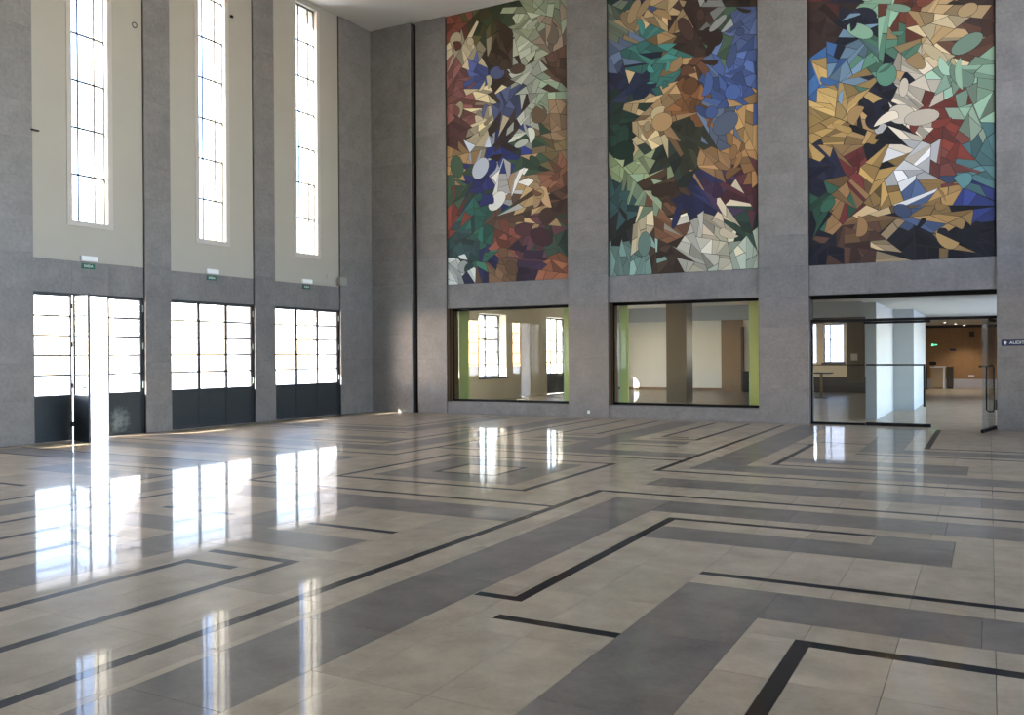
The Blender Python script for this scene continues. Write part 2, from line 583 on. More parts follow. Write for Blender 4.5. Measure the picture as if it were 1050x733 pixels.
for y0, y1 in LBAYS:
    # lintel stones
    n = 3
    for i in range(n):
        a, b = y0 + (y1 - y0) * i / n, y0 + (y1 - y0) * (i + 1) / n
        boxes('stone_slab', [rel(wall_left, (INF - 0.03, INF, a + 0.001, b - 0.001, DOORZ, LINZ - 0.002))], 'stone', wall_left, rnd=random.random())
    boxes('stone_slab', [rel(wall_left, (-0.15, INF - 0.03, y0, y1, DOORZ, DOORZ + 0.03))], 'stone', wall_left, rnd=0.3)
    c = (y0 + y1) / 2
    pl = [(-0.62, INF, y0, c - WHW, LINZ, H), (-0.62, INF, c + WHW, y1, LINZ, H),
          (-0.62, INF, c - WHW, c + WHW, LINZ, WZ0), (-0.62, INF, c - WHW, c + WHW, WZ1, H)]
    boxes('plaster_panel', [rel(wall_left, b) for b in pl], 'plaster', wall_left)
    t = 0.105
    sur = [(INF, INF + 0.018, c - WHW - t, c - WHW, WZ0 - t, WZ1), (INF, INF + 0.018, c + WHW, c + WHW + t, WZ0 - t, WZ1),
           (INF, INF + 0.018, c - WHW, c + WHW, WZ0 - t, WZ0)]
    boxes('window_surround', [rel(wall_left, b) for b in sur], 'trim', wall_left)


def tall_window(n, c, xg, visible=True):
    w = empty('window_%d' % n, (xg, c, WZ0))
    tag(w, kind='structure')
    fr = [(-0.02, 0.02, -WHW, -WHW + 0.018, 0, WZ1 - WZ0), (-0.02, 0.02, WHW - 0.018, WHW, 0, WZ1 - WZ0),
          (-0.02, 0.02, -WHW, WHW, 0, 0.015), (-0.02, 0.02, -WHW, WHW, WZ1 - WZ0 - 0.03, WZ1 - WZ0)]
    boxes('frame', fr, 'steel', w)
    ys = [-WHW, -0.18, 0.18, WHW]
    dz = 0.925
    for v in (-0.18, 0.18):
        boxes('mullion', [(-0.012, 0.012, v - 0.012, v + 0.012, 0.015, WZ1 - WZ0 - 0.03)], 'steel', w)
    for k in range(1, 7):
        boxes('glazing_bar', [(-0.011, 0.011, -WHW + 0.018, WHW - 0.018, k * dz - 0.018, k * dz + 0.018)], 'steel', w)
    for i in range(3):
        for k in range(7):
            boxes('pane', [(-0.003, 0.003, ys[i] + 0.012, ys[i + 1] - 0.012, k * dz + 0.018, (k + 1) * dz - 0.018)], 'glass', w)
    return w


def leaf(parent, y0, y1, xd, zt, kickz, rows, hinge_y=None, angle=0.0, kick='kick', st=0.03):
    """a glazed door leaf: frame with glazing bars, five panes and a solid lower panel"""
    hy = y0 if hinge_y is None else hinge_y
    a, b = y0 - hy, y1 - hy
    z0 = 0.001
    fr = [(-0.02, 0.02, a, a + st, z0, zt), (-0.02, 0.02, b - st, b, z0, zt),
          (-0.02, 0.02, a + st, b - st, zt - 0.03, zt), (-0.02, 0.02, a + st, b - st, kickz - 0.02, kickz + 0.012),
          (-0.02, 0.02, a + st, b - st, z0, z0 + 0.06)]
    dz = (zt - 0.03 - kickz - 0.012) / rows
    for k in range(1, rows):
        zz = kickz + 0.012 + k * dz
        fr.append((-0.012, 0.012, a + st, b - st, zz - 0.018, zz + 0.018))
    px, py, pz = parent.location
    f = boxes('leaf', fr, 'steel', parent, origin=(0, 0, 0))
    f.location = (xd - px, hy - py, 0)
    f.rotation_euler = (0, 0, angle)
    boxes('lower_panel', [(-0.014, 0.014, a + st, b - st, z0 + 0.06, kickz - 0.02)], kick, f)
    for k in range(rows):
        zz = kickz + 0.012 + k * dz
        boxes('pane', [(-0.003, 0.003, a + st, b - st, zz + 0.018, zz + dz - 0.018)], 'glass', f)
    return f


def door(n, y0, y1, xd=-0.11, cols=3, open_col=None, zt=2.835, kickz=0.87, hinges=True, side=1):
    d = tag(empty('door_%d' % n, (xd, (y0 + y1) / 2, 0)), kind='structure')
    yc = (y0 + y1) / 2
    j = 0.035
    boxes('frame', [(-0.035, 0.035, y0 - yc, y0 - yc + j, 0, zt + 0.014), (-0.035, 0.035, y1 - yc - j, y1 - yc, 0, zt + 0.014),
                    (-0.035, 0.035, y0 - yc + j, y1 - yc - j, zt - 0.022, zt + 0.014)], 'steel', d)
    ins0, ins1 = y0 + j, y1 - j
    w = (ins1 - ins0) / cols
    for i in range(cols):
        a, b = ins0 + i * w + 0.002, ins0 + (i + 1) * w - 0.002
        if i == open_col:
            lf = leaf(d, a + 0.12, b + 0.06, xd, zt - 0.03, kickz, 5, hinge_y=a, angle=math.radians(-OPEN))
            boxes('door_knob', [(0.02, 0.07, b - a - 0.05, b - a - 0.02, 1.02, 1.05), (0.05, 0.08, b - a - 0.13, b - a - 0.02, 1.02, 1.05)], 'blackmetal', lf)
            for zz in (0.3, 1.05, 1.85, 2.6):
                boxes('hinge', [(-0.03, 0.03, -0.015, 0.035, zz - 0.05, zz + 0.05)], 'blackmetal', lf)
        else:
            leaf(d, a, b, xd, zt - 0.024, kickz, 5, kick='kick_scuffed' if (open_col is not None and i == cols - 1) else 'kick')
    if hinges:
        for zz in (2.62, 1.83, 1.02):
            boxes('hinge', [(0.035, 0.055, y1 - yc - 0.032, y1 - yc - 0.004, zz - 0.07, zz + 0.07)], 'hinge', d)
    return d


OPEN = 104.0
for k, (y0, y1) in enumerate(LBAYS):
    door(k + 1, y0, y1, open_col=1 if k == 3 else None)
    tall_window(k + 1, (y0 + y1) / 2, INF - 0.115)
    portal('portal', (-0.64, (y0 + y1) / 2, 1.85), y1 - y0, 2.0, (1, 0, 0))
    portal('portal', (-0.64, (y0 + y1) / 2, (WZ0 + WZ1) / 2), 2 * WHW, WZ1 - WZ0, (1, 0, 0))

# outside: thresholds, terrace, and the unseen fins and canopy that trim the sun
for k in range(0, len(edges), 2):
    tag(boxes('added_sun_fin', [(-1.02, -0.62, edges[k] + 0.002, edges[k + 1] - 0.002, -0.1, 3.0)], 'render_ext'), kind='structure')  # unseen fins, added to shorten the sun slivers inside the doors
tag(boxes('unseen_canopy', [(-1.9, -0.62, YS, 12.0, 3.0, 3.25)], 'render_ext'), kind='structure')  # out of view; depth and end shaped to cut the sun to slivers
tag(boxes('terrace', [(-60.0, -0.62, -90.0, 90.0, -0.30, -0.10)], 'terrace'), kind='structure')
tag(boxes('door_threshold', [(-0.62, 0.0, y0, y1, -0.12, -0.002) for y0, y1 in LBAYS], 'stone'), kind='structure')

# ------------------------------------------------------------------ back wall
BT = 0.6
PIER = [(1.53, BBAYS[0][0]), (BBAYS[0][1], BBAYS[1][0]), (BBAYS[1][1], BBAYS[2][0]), (BBAYS[2][1], 16.75)]
core = [(-0.2, 1.39, -0.05, BT, -0.1, H), (1.39, 1.53, 0.18, BT, -0.1, H), (16.75, XE + 0.4, -0.12, BT, -0.1, H)]
core += [(a, b, 0.03, BT, -0.1, H) for a, b in PIER]
for k, (a, b) in enumerate(BBAYS):
    core.append((a, b, 0.085, BT, BL, H))
    if k < 2: core.append((a, b, 0.06, BT, -0.1, 0.31))
wall_back = tag(boxes('wall_back', core, 'stonejoint'), kind='structure')
clad(wall_back, 'y', -0.08, 0.0, 1.39, 0.0, H, sgn=-1, maxw=1.6)
clad(wall_back, 'y', -0.15, 16.75, XE, 0.0, H, sgn=-1, maxw=1.6)
for a, b in PIER:
    clad(wall_back, 'y', 0.0, a, b, 0.0, H, sgn=-1, maxw=1.2)
for k, (a, b) in enumerate(BBAYS):
    for i in range(3):
        u, v = a + (b - a) * i / 3, a + (b - a) * (i + 1) / 3
        boxes('stone_slab', [rel(wall_back, (u + 0.001, v - 0.001, 0.055, 0.085, BL, BM - 0.003))], 'stone', wall_back, rnd=random.random())
        if k < 2:
            boxes('stone_slab', [rel(wall_back, (u + 0.001, v - 0.001, 0.03, 0.06, 0.0, 0.31))], 'stone', wall_back, rnd=random.random())
    if k < 2:
        boxes('stone_slab', [rel(wall_back, (a, b, 0.03, BT, 0.31, 0.33))], 'stone', wall_back, rnd=0.6)

# ------------------------------------------------------------------ murals (plain abstract stand-ins)
PAL1 = """8a4a38 5a5632 3c4a30 a8b48a 9aa888|c8bc98 bcb08c 4a3828 b0ba9c 8c7c68|8c5650 4a5ca0 4c3a2e b4bca8 5c4434|90584e d8cc9c 4c5880 aab4a0 98b092|54302c b4a684 3e302c bcc2b0 8a7052|b89058 bcc8d4 2c3a80 38503c 7c6a44|3c5840 28306c d4d4cc b49268 8a5a40|8c4034 2c7060 5a4434 c4a46c 50382c|2c4c4c 347058 8c4c3c 5c3840 344c3c|c4ccc4 2c3058 7a5a3c 3c2c40 9c5c3c""".split('|')
PAL2 = """2c4c44 38486c b09868 3c2c24 2c2828 34281f|6c7864 b09468 c4a878 44302a 8c908c 3a2e24|586a88 3c8078 9c7c50 3c2c24 4a6850 4c6090|2c3454 24304c 3a8078 6c4834 586e98 4a64a0|24382f c0a474 b08c5c 8c5c34 3c5488 4460a0|203c30 c8b484 8c6c48 34382c 5c6c84 b48c54|8ca070 98a878 2c3830 3a3c2c b08454 a07444|2c4c4c 8ca884 4c3828 2a3058 44304c 5a3038|242424 c8b890 7c5438 d0ccb8 c8b898 2c4438|68887c 84a898 443428 a8a490 c4bc9c a8b49c""".split('|')
PAL3 = """3c6c5c 5a3430 98c0a4 2c3048 7c4c34 241c1c|5c3030 44302c 90bc9c 7c3c2c c4a878 7a3a2c|3c2c28 242838 84b090 6c3828 b89868 3a2a24|3c6ca8 6888a0 508068 a88858 c8b488 5c3c2c|c4a05c bc9858 1f2030 c8bca4 8cb094 84a888|b08c4c a88450 1c1c24 ccc0a8 7c3428 7c9078|24283c 6c2c2c b8904c d8d8d4 80443a 4c7878|2c5844 8c6840 7c6034 44587c ac8448 2c3c7c|1c1f2c 54382c b89c70 1c1c22 a8844c 1a1a22""".split('|')


def pal_grid(P):
    return [[tuple(int(h[i:i + 2], 16) for i in (0, 2, 4)) for h in row.split()] for row in P]


def cut(poly, p, n):
    A, B = [], []
    k = len(poly)
    d = [(q[0] - p[0]) * n[0] + (q[1] - p[1]) * n[1] for q in poly]
    for i in range(k):
        q, r = poly[i], poly[(i + 1) % k]
        if d[i] >= 0: A.append(q)
        if d[i] <= 0: B.append(q)
        if d[i] * d[(i + 1) % k] < 0:
            t = d[i] / (d[i] - d[(i + 1) % k])
            x = (q[0] + t * (r[0] - q[0]), q[1] + t * (r[1] - q[1]))
            A.append(x); B.append(x)
    return A, B


def parea(p):
    return abs(sum(p[i][0] * p[(i + 1) % len(p)][1] - p[(i + 1) % len(p)][0] * p[i][1] for i in range(len(p)))) / 2


mt, nt, pp = new_mat('painted mural colours')
va = nt.nodes.new('ShaderNodeAttribute'); va.attribute_name = 'paint'
nt.links.new(va.outputs['Color'], pp.inputs['Base Color'])
pp.inputs['Roughness'].default_value = 0.45
pp.inputs['Specular IOR Level'].default_value = 0.3
M['mural'] = mt
M['muralback'] = plain('mural ground', srgb(40, 34, 30), 0.6)


def mural(k, a, b, pal, label, seed):
    rng = random.Random(seed)
    g = pal_grid(pal)
    w, h = b - a, H - BM
    o = boxes('mural_panel', [(a + 0.02, b - 0.02, 0.062, 0.084, BM, H)], 'muralback')
    tag(o, label, 'mural', 'tall murals on the back wall')
    polys = [[(0.02, 0), (w - 0.02, 0), (w - 0.02, h), (0.02, h)]]
    while len(polys) < 620:
        polys.sort(key=lambda p: -parea(p) * rng.uniform(0.5, 1.5))
        p = polys.pop(0)
        c = (sum(q[0] for q in p) / len(p), sum(q[1] for q in p) / len(p))
        c = (c[0] + rng.uniform(-.1, .1), c[1] + rng.uniform(-.1, .1))
        an = rng.choice([0.5, 0.9, 1.2, 2.0, 2.4, 2.9, 0.1, 1.6]) + rng.uniform(-.25, .25)
        A, B = cut(p, c, (math.cos(an), math.sin(an)))
        if len(A) > 2 and len(B) > 2: polys += [A, B]
        else: polys.append(p)
    layers = [(p, 0.0) for p in polys]
    for i in range(60):                       # discs, ovals and crescents over the shards
        cx, cyy = rng.uniform(0.3, w - 0.3), rng.uniform(0.35, h - 0.6)
        rx, ry, ph = rng.uniform(.10, .36), rng.uniform(.08, .24), rng.uniform(0, 3.14)
        st, en = (0, 2 * math.pi) if rng.random() < .4 else (rng.uniform(0, 6), 0)
        if not en: en = st + rng.uniform(2, 4)
        pts = []
        for q in range(18):
            t = st + (en - st) * q / (18 if en - st > 6 else 17)
            x, y = rx * math.cos(t), ry * math.sin(t)
            pts.append((min(w - 0.03, max(0.03, cx + x * math.cos(ph) - y * math.sin(ph))), min(h - 0.02, max(0.02, cyy + x * math.sin(ph) + y * math.cos(ph)))))
        layers.append((pts, 0.0006 + 0.0002 * i))
    vs, fs, cs = [], [], []
    for p, dz in layers:
        c = (sum(q[0] for q in p) / len(p), sum(q[1] for q in p) / len(p))
        ins = 0.009
        q2 = []
        for q in p:
            d = math.hypot(q[0] - c[0], q[1] - c[1]) + 1e-6
            s = max(0.0, 1 - ins / d)
            q2.append((c[0] + (q[0] - c[0]) * s, c[1] + (q[1] - c[1]) * s))
        gx_, gy_ = c[0] / w * len(g[0]) + rng.gauss(0, 0.3), (1 - c[1] / h) * len(g) + rng.gauss(0, 0.3)
        colr = g[min(len(g) - 1, max(0, int(gy_)))][min(len(g[0]) - 1, max(0, int(gx_)))]
        f = rng.uniform(0.75, 1.2)
        lum = sum(colr) / 3
        colr = [lum + (v - lum) * 0.85 for v in colr]
        cc = srgb(*[min(255, v * f) for v in colr])
        if dz > 0:                            # outline ring behind the shape
            kk = len(vs); vs += [(a + x, 0.0608 - dz, BM + y) for x, y in p]
            fs.append(tuple(range(kk, kk + len(p)))); cs.append(srgb(34, 30, 28))
        kk = len(vs); vs += [(a + x, 0.0606 - dz, BM + y) for x, y in q2]
        fs.append(tuple(range(kk, kk + len(q2)))); cs.append(cc)
    ox, oy, oz = o.location
    me = bpy.data.meshes.new('painted_surface')
    me.from_pydata([(x - ox, y - oy, z - oz) for x, y, z in vs], [], fs)
    at = me.color_attributes.new('paint', 'FLOAT_COLOR', 'CORNER')
    i = 0
    for f, cc in zip(me.polygons, cs):
        for _ in range(f.loop_total):
            at.data[i].color = cc
            i += 1
    put('painted_surface', me, 'mural', o)


mural(0, *BBAYS[0], PAL1, 'tall painted mural nearest the corner, pale greens with blue and brick red', 3)
mural(1, *BBAYS[1], PAL2, 'middle tall painted mural with tan, blue and dark green shapes', 11)
mural(2, *BBAYS[2], PAL3, 'tall painted mural over the glass entrance, gold, mint and black shapes', 23)

# ------------------------------------------------------------------ show windows in the back wall
for k in range(2):
    a, b = BBAYS[k]
    w = tag(empty('window_%d' % (11 + k), ((a + b) / 2, 0.3, 0.33)), kind='structure')
    c = (a + b) / 2
    hw = (b - a) / 2
    hh = BL - 0.33
    boxes('timber_jamb', [(-hw, -hw + 0.02, -0.245, 0.30, -0.33, hh)], 'wood', w)
    boxes('timber_jamb', [(hw - 0.02, hw, -0.245, 0.30, -0.3, hh)], 'wood', w)
    boxes('bead', [(-hw + 0.02, -hw + 0.05, -0.17, -0.13, -0.33, hh)], 'darkwood', w)
    boxes('frame', [(-hw + 0.02, hw - 0.02, -0.03, 0.03, 0, 0.06), (-hw + 0.02, hw - 0.02, -0.03, 0.03, hh - 0.07, hh),
                    (-hw + 0.02, -hw + 0.05, -0.03, 0.03, 0.045, hh - 0.05)], 'blackmetal', w)
    boxes('pane', [(-hw + 0.05, hw - 0.02, -0.005, 0.005, 0.045, hh - 0.05)], 'glass_green', w)

# lime green boards standing behind the show windows
for (x0, x1, lab) in ((2.52, 2.80, 'lime green upright board at the left edge of the first show window'),
                      (5.76, 6.12, 'lime green upright board at the right edge of the first show window'),
                      (7.34, 7.53, 'lime green upright board at the left edge of the second show window'),
                      (10.60, 10.90, 'lime green upright board at the right edge of the second show window')):
    o = boxes('green_board', [(x0, x1, 0.62, 0.70, 0.0, 3.6)], 'lime')
    tag(o, lab, 'board', 'lime boards behind the show windows')
    boxes('board_edge', [rel(o, (x0 - 0.03, x0, 0.63, 0.69, 0.0, 3.6))], 'mint', o)

# ------------------------------------------------------------------ glass entrance
a, b = BBAYS[2]
ent = tag(empty('door_20', ((a + b) / 2, 0.3, 0.0)), kind='structure')
cx = (a + b) / 2
boxes('head_bar', [(a - cx, b - cx, -0.03, 0.03, BL - 0.09, BL)], 'blackmetal', ent)
boxes('transom_bar', [(a - cx, b - cx, -0.03, 0.03, 2.275, 2.335)], 'blackmetal', ent)
boxes('transom_pane', [(a - cx, b - cx, -0.006, 0.006, 2.335, BL - 0.06)], 'glass_green', ent)
boxes('door_header', [(13.15 - cx, 14.47 - cx, -0.055, -0.03, 2.22, 2.27)], 'blackmetal', ent)
boxes('fixed_pane', [(a - cx + 0.03, 13.17 - cx, -0.006, 0.006, 0.05, 2.275)], 'glass_green', ent)
boxes('side_post', [(a - cx, a - cx + 0.03, -0.03, 0.03, 0, 2.275)], 'blackmetal', ent)
boxes('bottom_rail', [(a - cx, 13.17 - cx, -0.03, 0.03, 0.0, 0.05)], 'blackmetal', ent)
lf = boxes('glass_leaf', [(13.18 - cx, 14.40 - cx, -0.006, 0.006, 0.07, 2.22)], 'glass_green', ent, origin=(0, 0, 0))
boxes('bottom_rail', [(13.18 - cx, 14.47 - cx, -0.03, 0.03, 0.0, 0.07)], 'blackmetal', lf)
boxes('push_bar', [(13.20 - cx, 14.36 - cx, -0.06, -0.03, 1.31, 1.345)], 'blackmetal', lf)
boxes('pull_handle', [(14.325 - cx, 14.365 - cx, -0.07, -0.03, 0.44, 1.345)], 'blackmetal', lf)
boxes('rail', [(a - cx + 0.03, 13.17 - cx, -0.04, -0.015, 1.315, 1.335)], 'blackmetal', ent)
# the open leaf, swung towards the hall
ang = math.atan2(-0.93 - 0.27, 15.42 - 15.66)
op = boxes('glass_leaf', [(0.02, 1.16, -0.006, 0.006, 0.07, 2.22)], 'glass_green', ent, origin=(0, 0, 0))
op.location = (15.66 - cx, 0.0, 0.0)
op.rotation_euler = (0, 0, ang)
boxes('bottom_rail', [(0.0, 1.18, -0.025, 0.025, 0.012, 0.08)], 'blackmetal', op)
boxes('top_rail', [(0.0, 0.5, -0.025, 0.025, 2.2, 2.26)], 'blackmetal', op)
boxes('push_bar', [(0.15, 1.08, -0.075, -0.045, 1.29, 1.325)], 'blackmetal', op)
tube('pull_handle', [(1.04, 0.05, 0.46), (1.04, 0.05, 1.31), (1.04, 0.16, 1.33), (1.04, 0.18, 1.27), (1.04, 0.18, 0.48), (1.04, 0.16, 0.43), (1.04, 0.09, 0.43)], 0.014, 'blackmetal', op, closed=True)
boxes('floor_hinge', [(15.655 - cx, 15.69 - cx, -0.25, -0.2, 0.42, 0.62)], 'darkwood', ent)

# ------------------------------------------------------------------ remaining shell of the hall
E_core, gl = [], []
for y0, y1 in LBAYS:
    c = (y0 + y1) / 2
    E_core += [(XE, XE + 0.4, y0, y1, DOORZ, 4.0), (XE, XE + 0.4, y0, y1, WZ1, H)]
for k in range(0, len(edges), 2):
    E_core.append((XE - 0.06, XE + 0.4, edges[k], min(edges[k + 1], 0.0), -0.1, H))
tag(boxes('wall_right', E_core, 'plaster'), kind='structure')
for k, (y0, y1) in enumerate(LBAYS):  # unseen doors and wide windows, added to spread daylight through the hall
    door(31 + k, y0, y1, xd=XE + 0.1, hinges=False)
    w = tag(empty('window_%d' % (41 + k), (XE + 0.15, (y0 + y1) / 2, 4.0)), kind='structure')
    hw, hh = (y1 - y0) / 2, WZ1 - 4.0
    boxes('frame', [(-0.03, 0.03, -hw, -hw + 0.05, 0, hh), (-0.03, 0.03, hw - 0.05, hw, 0, hh), (-0.03, 0.03, -hw, hw, 0, 0.05), (-0.03, 0.03, -hw, hw, hh - 0.05, hh),
                    (-0.03, 0.03, -0.02, 0.02, 0.05, hh - 0.05)] + [(-0.02, 0.02, -hw, hw, hh * q / 6 - 0.02, hh * q / 6 + 0.02) for q in range(1, 6)], 'steel', w)
    boxes('pane', [(-0.003, 0.003, -hw + 0.05, -0.02, 0.05, hh - 0.05)], 'glass', w)
    boxes('pane', [(-0.003, 0.003, 0.02, hw - 0.05, 0.05, hh - 0.05)], 'glass', w)
    portal('portal', (XE + 0.42, (y0 + y1) / 2, 4.0 + hh / 2), y1 - y0, hh, (-1, 0, 0))
    portal('portal', (XE + 0.42, (y0 + y1) / 2, 1.85), y1 - y0, 2.0, (-1, 0, 0))
tag(boxes('wall_front', [(-TH, XE + 0.4, YS - 0.4, YS, -0.1, H)], 'plaster'), kind='structure')
tag(boxes('exterior_ground', [(XE + 0.4, 80, -90, 90, -0.30, -0.12)], 'terrace'), kind='structure')

# ------------------------------------------------------------------ room behind the show windows
RY = 16.7
RC = 3.6
tag(boxes('floor_foyer', [(0, 18.0, 0.6, 23.2, -0.12, 0.0)], 'beige', rnd=0.4), kind='structure')
rl = []  # includes unseen openings, added to light the room and its far wall
WY0, WY1, WB, WT_ = 5.90, 7.85, 0.80, 3.05
DY0, DY1 = 11.20, 13.00
rl += [(-0.5, 0, 0.6, 1.2, -0.1, RC), (-0.5, 0, 1.2, 4.6, -0.1, 0.8), (-0.5, 0, 1.2, 4.6, 3.05, RC), (-0.5, 0, 4.6, WY0, -0.1, RC), (-0.5, 0, WY0, WY1, -0.1, WB), (-0.5, 0, WY0, WY1, WT_, RC), (-0.5, 0, WY1, DY0, -0.1, RC),
       (-0.5, 0, DY0, DY1, 3.1, RC), (-0.5, 0, DY1, 13.1, -0.1, RC), (-0.5, 0, 13.1, 14.2, 2.75, RC), (-0.5, 0, 14.2, RY + 0.3, -0.1, RC)]
tag(boxes('wall_foyer_left', rl, 'roomwall'), kind='structure')
fw_ = [(0.0, 9.2, RY, RY + 0.3, 0.0, RC), (9.2, 13.0, RY, RY + 0.3, 0.0, 1.19), (9.2, 13.0, RY, RY + 0.3, 2.75, RC),
       (9.42, 9.70, RY, RY + 0.3, 1.19, 2.75), (10.48, 13.0, RY, RY + 0.3, 1.19, 2.75)]
wf = tag(boxes('wall_foyer_back', fw_, 'roomwall'), kind='structure')
boxes('white_panel', [rel(wf, (0.02, 3.35, RY - 0.06, RY, 0.12, 3.0))], 'roomwhite', wf)
boxes('white_panel', [rel(wf, (3.9, 5.56, RY - 0.06, RY, 0.12, 3.0))], 'roomwhite', wf)
boxes('brown_panel', [rel(wf, (5.56, 6.47, RY - 0.05, RY, 0.12, 3.0))], 'brown', wf)
boxes('dark_panel', [rel(wf, (9.2, 13.0, RY - 0.08, RY, 2.78, 3.3))], 'darkwood', wf)
boxes('dark_dado', [rel(wf, (8.4, 13.0, RY - 0.08, RY, 0.0, 0.62))], 'darkwood', wf)
boxes('skirting', [rel(wf, (0.02, 8.4, RY - 0.08, RY, 0.0, 0.12))], 'brown', wf)
tag(boxes('ceiling_foyer', [(-0.5, 12.95, 0.6, RY + 0.3, RC, RC + 0.3)], 'ceiling'), kind='structure')
tag(boxes('bulkhead', [(0, 12.95, RY - 0.4, RY, 3.0, RC)], 'wallgrey'), kind='structure')
tag(boxes('ceiling_corridor', [(12.95, 18.0, 0.6, 23.4, 2.78, 3.9)], 'ceiling'), kind='structure')
portal('portal', (-0.52, (WY0 + WY1) / 2, 1.9), WY1 - WY0, WT_ - WB, (1, 0, 0))
portal('portal', (-0.52, 2.9, 1.9), 3.4, 2.2, (1, 0, 0))
portal('portal', (-0.52, 13.65, 1.35), 1.1, 2.7, (1, 0, 0))
portal('portal', (-0.52, (DY0 + DY1) / 2, 2.0), DY1 - DY0, 2.2, (1, 0, 0))
portal('portal', (10.1, RY + 0.32, 2.0), 0.8, 1.6, (0, -1, 0))

# casement window of the room
w = tag(empty('window_21', (-0.34, (WY0 + WY1) / 2, WB)), kind='structure')
hw, hh = (WY1 - WY0) / 2, WT_ - WB
boxes('frame', [(-0.03, 0.03, -hw, -hw + 0.05, 0, hh), (-0.03, 0.03, hw - 0.05, hw, 0, hh), (-0.03, 0.03, -hw, hw, 0, 0.05), (-0.03, 0.03, -hw, hw, hh - 0.05, hh)], 'steel', w)
boxes('mullion', [(-0.03, 0.03, -0.03, 0.03, 0.05, hh - 0.05)], 'steel', w)
for k in range(1, 5):
    t = 0.04 if k == 3 else 0.024
    for s in (-1, 1):
        boxes('glazing_bar', [(-0.02, 0.02, min(s * 0.03, s * (hw - 0.05)), max(s * 0.03, s * (hw - 0.05)), hh * k / 5 - t, hh * k / 5 + t)], 'steel', w)
for k in range(5):
    for s in (-1, 1):
        boxes('pane', [(-0.003, 0.003, min(s * 0.03, s * (hw - 0.05)), max(s * 0.03, s * (hw - 0.05)), hh * k / 5 + 0.03, hh * (k + 1) / 5 - 0.03)], 'glass', w)
boxes('sill', [(-0.1, 0.40, -hw - 0.03, hw + 0.03, -0.05, 0.0)], 'steel', w)
door(22, DY0, DY1, xd=-0.15, cols=3, zt=3.07, kickz=0.83, hinges=False)
w = tag(empty('window_23', (10.09, RY + 0.15, 1.19)), kind='structure')
boxes('frame', [(-0.39, -0.35, -0.03, 0.03, 0, 1.56), (0.35, 0.39, -0.03, 0.03, 0, 1.56), (-0.35, 0.35, -0.03, 0.03, 0, 0.04), (-0.35, 0.35, -0.03, 0.03, 1.52, 1.56),
                (-0.35, 0.35, -0.02, 0.02, 0.91, 0.95), (-0.16, -0.12, -0.03, 0.03, 0.04, 1.52)], 'steel', w)
for z0, z1 in ((0.04, 0.26), (0.28, 0.58), (0.60, 0.91), (0.95, 1.23), (1.25, 1.52)):
    boxes('pane', [(-0.35, -0.16, -0.003, 0.003, z0, z1)], 'glass', w)
    boxes('pane', [(-0.12, 0.35, -0.003, 0.003, z0, z1)], 'glass', w)
    if z1 not in (0.91, 1.52):
        boxes('glazing_bar', [(-0.35, 0.35, -0.01, 0.01, z1, z1 + 0.02)], 'steel', w)
boxes('sill', [(-0.45, 0.45, -0.30, 0.0, -0.06, 0.0)], 'darkwood', w)

# pillar in the room
o = tag(boxes('room_pillar', [(6.22, 6.90, 7.5, 8.2, 0.0, RC)], 'pillarbrown'), kind='structure')
# curtain, ribbed
cur = []
n = 14
for i in range(n):
    x0 = 10.60 + 0.66 * i / n
    pts = x0
    cur.append((x0 + 0.006, x0 + 0.66 / n - 0.006, RY - 0.13 - 0.03 * (i % 2), RY - 0.10, 0.40, 2.78))
o = boxes('curtain', [(10.60, 11.26, RY - 0.11, RY - 0.09, 0.40, 2.78)], 'curtain')
tag(o, 'olive brown curtain with straight folds beside the far window', 'curtain')
for q in cur:
    boxes('fold', [rel(o, q)], 'curtain', o)
tag(boxes('notice', [(10.75, 11.0, RY - 0.18, RY - 0.165, 1.28, 1.55)], 'trim'), 'small cream notice hanging on the olive curtain', 'notice')
# little table
o = tag(empty('side_table', (10.35, 12.1, 0)), 'small table with a single leg seen through the entrance glass', 'table')
boxes('table_top', [(-0.35, 0.35, -0.35, 0.35, 0.86, 0.90)], 'darkwood', o)
boxes('leg', [(-0.04, 0.04, -0.04, 0.04, 0.03, 0.86)], 'brown', o)
boxes('foot', [(-0.2, 0.2, -0.2, 0.2, 0.0, 0.03)], 'darkwood', o)
# black bin like unit by the brown panel
o = tag(empty('black_cabinet', (6.95, 15.9, 0)), 'low black cabinet in front of the brown panel, second show window', 'cabinet')
boxes('body', [(-0.25, 0.25, -0.2, 0.2, 0.0, 0.82)], 'blackmetal', o)
boxes('top', [(-0.27, 0.27, -0.22, 0.22, 0.82, 0.86)], 'blackmetal', o)
tag(boxes('upright_post', [(6.44, 6.55, 16.45, 16.58, 0.0, 2.7)], 'darkwood'), 'dark upright post standing right of the brown panel', 'post')

# white partition blocks along the corridor
tag(boxes('wall_corridor_left', [(12.98, 13.22, 2.02, 6.1, 0.0, 2.78), (12.98, 13.74, 6.1, 11.0, 0.0, 2.78)], 'wallgrey'), kind='structure')
tag(boxes('wall_corridor_inner', [(12.6, 12.98, 10.8, 23.2, 0.0, 2.78)], 'darkwood'), kind='structure')
o = tag(boxes('wall_corridor_end', [(12.6, 18.0, 23.05, 23.3, 0.0, 2.78)], 'darkwood'), kind='structure')
for i in range(9):
    x0 = 12.98 + 0.5 * i
    boxes('oak_panel', [rel(o, (x0 + 0.003, x0 + 0.497, 23.0, 23.05, 0.40, 2.66))], 'oak', o)
    boxes('marble_base', [rel(o, (x0 + 0.002, x0 + 0.498, 22.97, 23.05, 0.0, 0.40))], 'marble', o)
tag(boxes('wall_corridor_right', [(17.6, 18.0, 0.6, 23.2, 0.0, 0.3), (17.6, 18.0, 0.6, 23.2, 2.65, 2.78), (17.6, 18.0, 13.0, 23.2, 0.3, 2.65)], 'wallgrey'), kind='structure')
